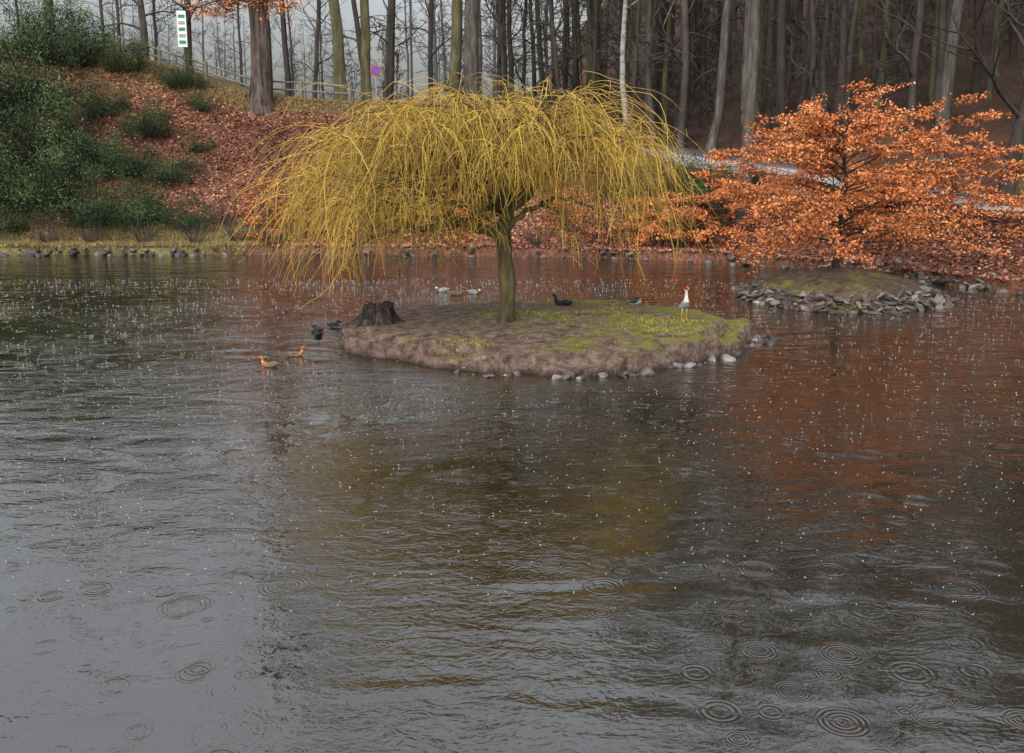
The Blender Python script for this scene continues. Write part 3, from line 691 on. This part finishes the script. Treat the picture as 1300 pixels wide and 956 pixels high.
# --------------------------------------------------------------- signs
def flat(name,rgb,rough=0.4):
    m,nt,p=base_mat(name,rough,0.4); f=noise(nt,objc(nt),12,4)
    c=ramp(nt,[(0.3,tuple(v*0.85 for v in rgb)),(0.7,rgb)],f); nt.links.new(c,p.inputs['Base Color']); return m
white=flat('white_paint',(0.75,0.76,0.76)); green=flat('green_paint',(0.03,0.22,0.12)); blue=flat('blue_paint',(0.03,0.09,0.42)); red=flat('red_paint',(0.5,0.03,0.03)); steel=flat('galvanised_steel',(0.3,0.31,0.32))
def box_into(bm,c,s,mi,rotY=0.0):
    g=bmesh.ops.create_cube(bm,size=1.0)['verts']; cr,sr=math.cos(rotY),math.sin(rotY)
    for v in g:
        x,y,z=v.co.x*s[0],v.co.y*s[1],v.co.z*s[2]
        v.co=Vector((x*cr+z*sr+c[0],y+c[1],-x*sr+z*cr+c[2]))
    for f in set(f for v in g for f in v.link_faces): f.material_index=mi
def cyl_into(bm,c,r,d,mi,axis='Z',seg=24):
    g=bmesh.ops.create_cone(bm,cap_ends=True,segments=seg,radius1=r,radius2=r,depth=d)['verts']
    for v in g:
        x,y,z=v.co
        if axis=='Y': x,y,z=x,z,y
        v.co=Vector((x+c[0],y+c[1],z+c[2]))
    for f in set(f for v in g for f in v.link_faces): f.material_index=mi
def bobj(name,bm,mats,loc,rot=0):
    me=bpy.data.meshes.new(name); bmesh.ops.recalc_face_normals(bm,faces=bm.faces); bm.to_mesh(me);bm.free()
    for m in mats: me.materials.append(m)
    o=bpy.data.objects.new(name,me);COL.objects.link(o);o.location=loc;o.rotation_euler=(0,0,rot);return o
bm=bmesh.new(); cyl_into(bm,(0,0,1.6),0.04,3.2,1)
box_into(bm,(0,-0.06,2.5),(0.5,0.03,1.9),0)
for i in range(5):
    box_into(bm,(0,-0.08,1.8+i*0.34),(0.36,0.008,0.18),2 if i%2==0 else 1)
x,y=-18.0,56.6; bobj('information_sign',bm,[white,steel,green],(x,y,float(H(x,y))-0.1))
bm=bmesh.new(); cyl_into(bm,(0,0,1.2),0.035,2.7,1)
cyl_into(bm,(0,-0.05,2.2),0.30,0.02,3,'Y',32); cyl_into(bm,(0,-0.068,2.2),0.225,0.012,2,'Y',32)
box_into(bm,(0,-0.08,2.2),(0.05,0.008,0.43),3,math.radians(-45))
x,y=-7.55,57.0; bobj('no_parking_sign',bm,[white,steel,blue,red],(x,y,float(H(x,y))-0.25))
bm=bmesh.new(); cyl_into(bm,(0,0,3.5),0.07,7.2,0); cyl_into(bm,(0,0,0.5),0.11,1.0,0); box_into(bm,(0.35,0,7.15),(0.8,0.14,0.08),0)
x,y=-5.9,60.5; bobj('street_lamp',bm,[flat('dark_steel',(0.05,0.055,0.06))],(x,y,float(H(x,y))-0.1))

# --------------------------------------------------------------- stump
na,nr=72,26;a=np.linspace(0,2*np.pi,na,endpoint=False);V=[]
for i in range(nr):
    t=i/(nr-1)
    root=np.exp(-t*3.6)
    lob=0.5+0.5*np.sin(a*5+0.6*np.sin(2*a)); rr=0.25*(1-0.10*t)+root*(0.16+0.46*lob**2)+0.02*np.sin(a*13+t*4)+0.012*np.sin(a*29)
    zt=0.38+0.05*np.sin(a+0.6)+0.03*np.sin(a*3)+0.012*np.sin(a*9)
    V.append(np.stack([np.cos(a)*rr*1.25,np.sin(a)*rr,-0.12+(zt+0.12)*t**1.1],-1))
for q,(f_,dz) in enumerate([(0.85,0.01),(0.7,-0.03),(0.4,-0.06),(0.05,-0.07)]):
    L=V[nr-1].copy();L[:,0]*=f_;L[:,1]*=f_;L[:,2]+=dz+R.normal(0,0.006,na);V.append(L)
V=np.array(V);idx=np.arange(V.shape[0]*na).reshape(-1,na);i2=np.roll(idx,-1,1)
F=np.stack([idx[:-1],i2[:-1],i2[1:],idx[1:]],-1).reshape(-1,4)
stm=mat_noise('rotten_wood',[(0.35,(0.008,0.006,0.005)),(0.5,(0.035,0.027,0.022)),(0.68,(0.13,0.10,0.08))],11,stretch=(1,1,0.35),bd=0.08,rough=0.7)
o=new_obj('tree_stump',np_mesh('tree_stump',V.reshape(-1,3),F,None,True),[stm]); sx_,sy_=-3.2,23.4; o.location=(sx_,sy_,float(hz1(sx_,sy_)[0])); o.scale=(1.15,1.15,1.1)

# --------------------------------------------------------------- birds
def loft(path,w,t,mi,seg=12):
    path=np.array(path,float);n=len(path);tg=np.gradient(path,axis=0);tg/=np.linalg.norm(tg,axis=1,keepdims=True)
    a=np.linspace(0,2*np.pi,seg,endpoint=False);V=[]
    for i in range(n):
        nrm=np.array([-tg[i,1],tg[i,0]])
        V.append(np.stack([path[i,0]+np.sin(a)*t[i]*nrm[0],np.cos(a)*w[i],path[i,1]+np.sin(a)*t[i]*nrm[1]],-1))
    V=np.array(V);idx=np.arange(n*seg).reshape(n,seg);i2=np.roll(idx,-1,1)
    F=np.stack([idx[:-1],i2[:-1],i2[1:],idx[1:]],-1).reshape(-1,4)
    return V.reshape(-1,3),F,np.repeat(np.array(mi[:n-1]),seg)
def bird(name,parts,mats,loc,heading,scale=1.0):
    off=0;VV=[];FF=[];MM=[]
    for V,F,M in parts: VV.append(V);FF.append(F+off);MM.append(M);off+=len(V)
    me=np_mesh(name,np.concatenate(VV),np.concatenate(FF),None,True,np.concatenate(MM))
    for m in mats: me.materials.append(m)
    o=bpy.data.objects.new(name,me);COL.objects.link(o);o.location=loc;o.rotation_euler=(0,0,heading);o.scale=(scale,)*3
    s=o.modifiers.new('sub','SUBSURF');s.levels=1;s.render_levels=1
    return o
def featherm(name,cols): return mat_noise(name,cols,22,rough=0.7,spec=0.2,stretch=(0.5,1,1))
f_white=featherm('feathers_white',[(0.35,(0.42,0.41,0.38)),(0.65,(0.66,0.65,0.62))])
f_grey=featherm('feathers_grey',[(0.35,(0.14,0.135,0.13)),(0.65,(0.34,0.33,0.31))])
f_brown=featherm('feathers_brown',[(0.35,(0.06,0.04,0.025)),(0.65,(0.22,0.15,0.09))])
f_dark=featherm('feathers_dark',[(0.35,(0.012,0.013,0.015)),(0.65,(0.04,0.04,0.045))])
f_green=featherm('feathers_green',[(0.35,(0.008,0.04,0.02)),(0.65,(0.02,0.10,0.05))])
f_orange=featherm('feathers_orange',[(0.35,(0.26,0.08,0.025)),(0.65,(0.42,0.15,0.04))])
bill=flat('bill_orange',(0.55,0.28,0.03)); redm=flat('red_skin',(0.55,0.03,0.02),0.5)
BM=[f_white,f_grey,f_brown,f_dark,f_green,f_orange,bill,redm]
def wing(x0,x1,z,yy,w,mi):
    n=6;t=np.linspace(0,1,n);path=np.stack([x0+(x1-x0)*t,z+0.02*t],-1)
    prof=np.array([0.15,0.8,1,0.85,0.5,0.05])
    out=[]
    for s in (-1,1):
        V,F,M=loft(path,0.014*prof+0.002,w*prof,[mi]*n,8);V[:,1]+=s*(yy*(0.55+0.45*prof.repeat(8)));out.append((V,F,M))
    return out
def duck(name,loc,heading,body,breast,head,wingc,scale=1.0,collar=0,billc=6,sleeping=False):
    path=[(-.30,.135),(-.26,.12),(-.19,.085),(-.09,.06),(.02,.05),(.11,.06),(.17,.09),(.195,.14),(.20,.185),(.205,.225),(.222,.262),(.25,.272),(.278,.262),(.29,.258)]
    w=[.004,.035,.075,.105,.115,.105,.08,.052,.038,.036,.043,.042,.028,.012]
    t=[.004,.014,.045,.075,.085,.08,.068,.05,.036,.036,.042,.038,.028,.012]
    mi=[wingc,body,body,body,body,breast,breast,collar,head,head,head,head,head]
    if sleeping:
        path=path[:7]+[(.16,.13),(.13,.165),(.10,.185),(.07,.19),(.04,.18),(.02,.17),(.005,.165)]
    parts=[loft(path,w,t,mi,14)]
    if not sleeping:
        parts.append(loft([(.283,.262),(.31,.254),(.335,.25),(.345,.25)],[.014,.014,.016,.004],[.013,.007,.005,.003],[billc]*4,8))
    parts+=wing(.10,-.24,.095,.10,.05,wingc)
    return bird(name,parts,BM,loc,heading,scale)
duck('mandarin_duck',(-5.1,20.5,-0.01),math.radians(170),2,5,5,2,0.80,1,7)
duck('mandarin_duck',(-4.8,21.6,-0.01),math.radians(15),2,5,5,2,0.76,1,7)
duck('mallard_duck',(-2.25,31.8,-0.01),math.radians(178),1,2,4,1,0.9)
duck('mallard_duck',(-1.75,31.0,-0.01),math.radians(10),2,2,2,2,0.9,2)
duck('mallard_duck',(-1.2,31.3,-0.01),math.radians(-5),1,2,4,1,0.9)
for (x,y,hd,b,w_,s_,sl) in [(1.35,26.0,160,3,3,1.05,False),(3.25,26.2,20,1,3,1.0,True),(3.75,26.1,170,2,1,1.0,True)]:
    z=float(hz1(x,y)[0]); duck('resting_duck',(x,y,z-0.02),math.radians(hd),b,b,3,w_,s_,b,3,sl)
for (x,y,hd) in [(-4.9,24.6,150),(-4.55,25.3,20),(-4.75,24.0,100)]:
    duck('resting_duck',(x,y,-0.01),math.radians(hd),3,2,3,3,0.85,3,3,True)
def goose(name,loc,heading,scale=1.0):
    path=[(-.27,.20),(-.24,.22),(-.17,.26),(-.08,.31),(.0,.36),(.06,.41),(.085,.47),(.085,.54),(.08,.61),(.08,.68),(.085,.74),(.10,.785),(.13,.80),(.165,.785),(.18,.78)]
    w=[.005,.03,.07,.105,.115,.10,.07,.045,.036,.033,.034,.043,.042,.028,.01]
    t=[.004,.015,.05,.09,.105,.10,.075,.046,.036,.033,.034,.042,.04,.028,.01]
    mi=[3,1,1,0,1,1,0,0,0,0,7,7,7,7]
    parts=[loft(path,w,t,mi,16),loft([(.17,.785),(.20,.775),(.235,.765),(.245,.76)],[.018,.016,.014,.004],[.016,.011,.007,.003],[6]*4,8)]
    ws=wing(.07,-.25,.37,.115,.075,1)
    for V,F,M in ws:
        c,s=math.cos(0.5),math.sin(0.5); x=V[:,0]-.07; z=V[:,2]-.37; V[:,0]=.07+x*c-z*s; V[:,2]=.37+x*s+z*c
        parts.append((V,F,M))
    for sy in (-1,1):
        V,F,M=loft([(-.03,.30),(-.02,.22),(-.035,.13),(-.02,.02),(-.02,.0)],[.035,.02,.011,.012,.01],[.04,.022,.012,.013,.01],[0,6,6,6],8);V[:,1]+=sy*.055;parts.append((V,F,M))
        V,F,M=loft([(-.05,.008),(-.02,.018),(.03,.012),(.075,.006)],[.008,.014,.035,.045],[.006,.012,.008,.003],[6]*4,8);V[:,1]+=sy*.06;parts.append((V,F,M))
    return bird(name,parts,BM,loc,heading,scale)
gx,gy=4.02,22.9; goose('standing_goose',(gx,gy,float(hz1(gx,gy)[0])-0.0),math.radians(-80),1.0)

# --------------------------------------------------------------- world, sun, camera
w=bpy.data.worlds.new('World');scene.world=w;w.use_nodes=True;nt=w.node_tree
bg=nt.nodes['Background'];sky=nt.nodes.new('ShaderNodeTexSky');sky.sky_type='NISHITA';sky.sun_disc=False
sky.sun_elevation=math.radians(48);sky.sun_rotation=math.radians(200);sky.air_density=1.2;sky.dust_density=4.0;sky.ozone_density=1.0
hs=nt.nodes.new('ShaderNodeHueSaturation');hs.inputs['Saturation'].default_value=0.30;nt.links.new(sky.outputs[0],hs.inputs['Color'])
# overcast cloud layer: luminance grows towards the zenith
tc=nt.nodes.new('ShaderNodeTexCoord'); sz=nt.nodes.new('ShaderNodeSeparateXYZ'); nt.links.new(tc.outputs['Generated'],sz.inputs[0])
gz=math_(nt,'ADD',math_(nt,'MULTIPLY',math_(nt,'MINIMUM',math_(nt,'MAXIMUM',sz.outputs['Z'],0.0),0.6),3.2),0.75)
vm=nt.nodes.new('ShaderNodeVectorMath'); vm.operation='SCALE'; nt.links.new(hs.outputs[0],vm.inputs[0]); nt.links.new(gz,vm.inputs['Scale'])
nt.links.new(vm.outputs[0],bg.inputs['Color']);bg.inputs['Strength'].default_value=0.13
sd=bpy.data.lights.new('sun','SUN');sd.energy=0.5;sd.angle=math.radians(25);sd.color=(1,0.93,0.84)
so=bpy.data.objects.new('sun',sd);COL.objects.link(so)
el,az=math.radians(48),math.radians(200)
sdir=Vector((math.sin(az)*math.cos(el),math.cos(az)*math.cos(el),math.sin(el)))
so.rotation_euler=sdir.to_track_quat('Z','Y').to_euler()
cd=bpy.data.cameras.new('camera');cam=bpy.data.objects.new('camera',cd);COL.objects.link(cam)
cam.location=(0,0,4.5);cam.rotation_euler=(math.radians(90-10.9),0,0);cd.lens=35.0;cd.sensor_width=36;cd.shift_y=-45/1300;cd.clip_end=3000
scene.camera=cam
scene.view_settings.view_transform='Standard';scene.view_settings.look='None';scene.view_settings.exposure=0
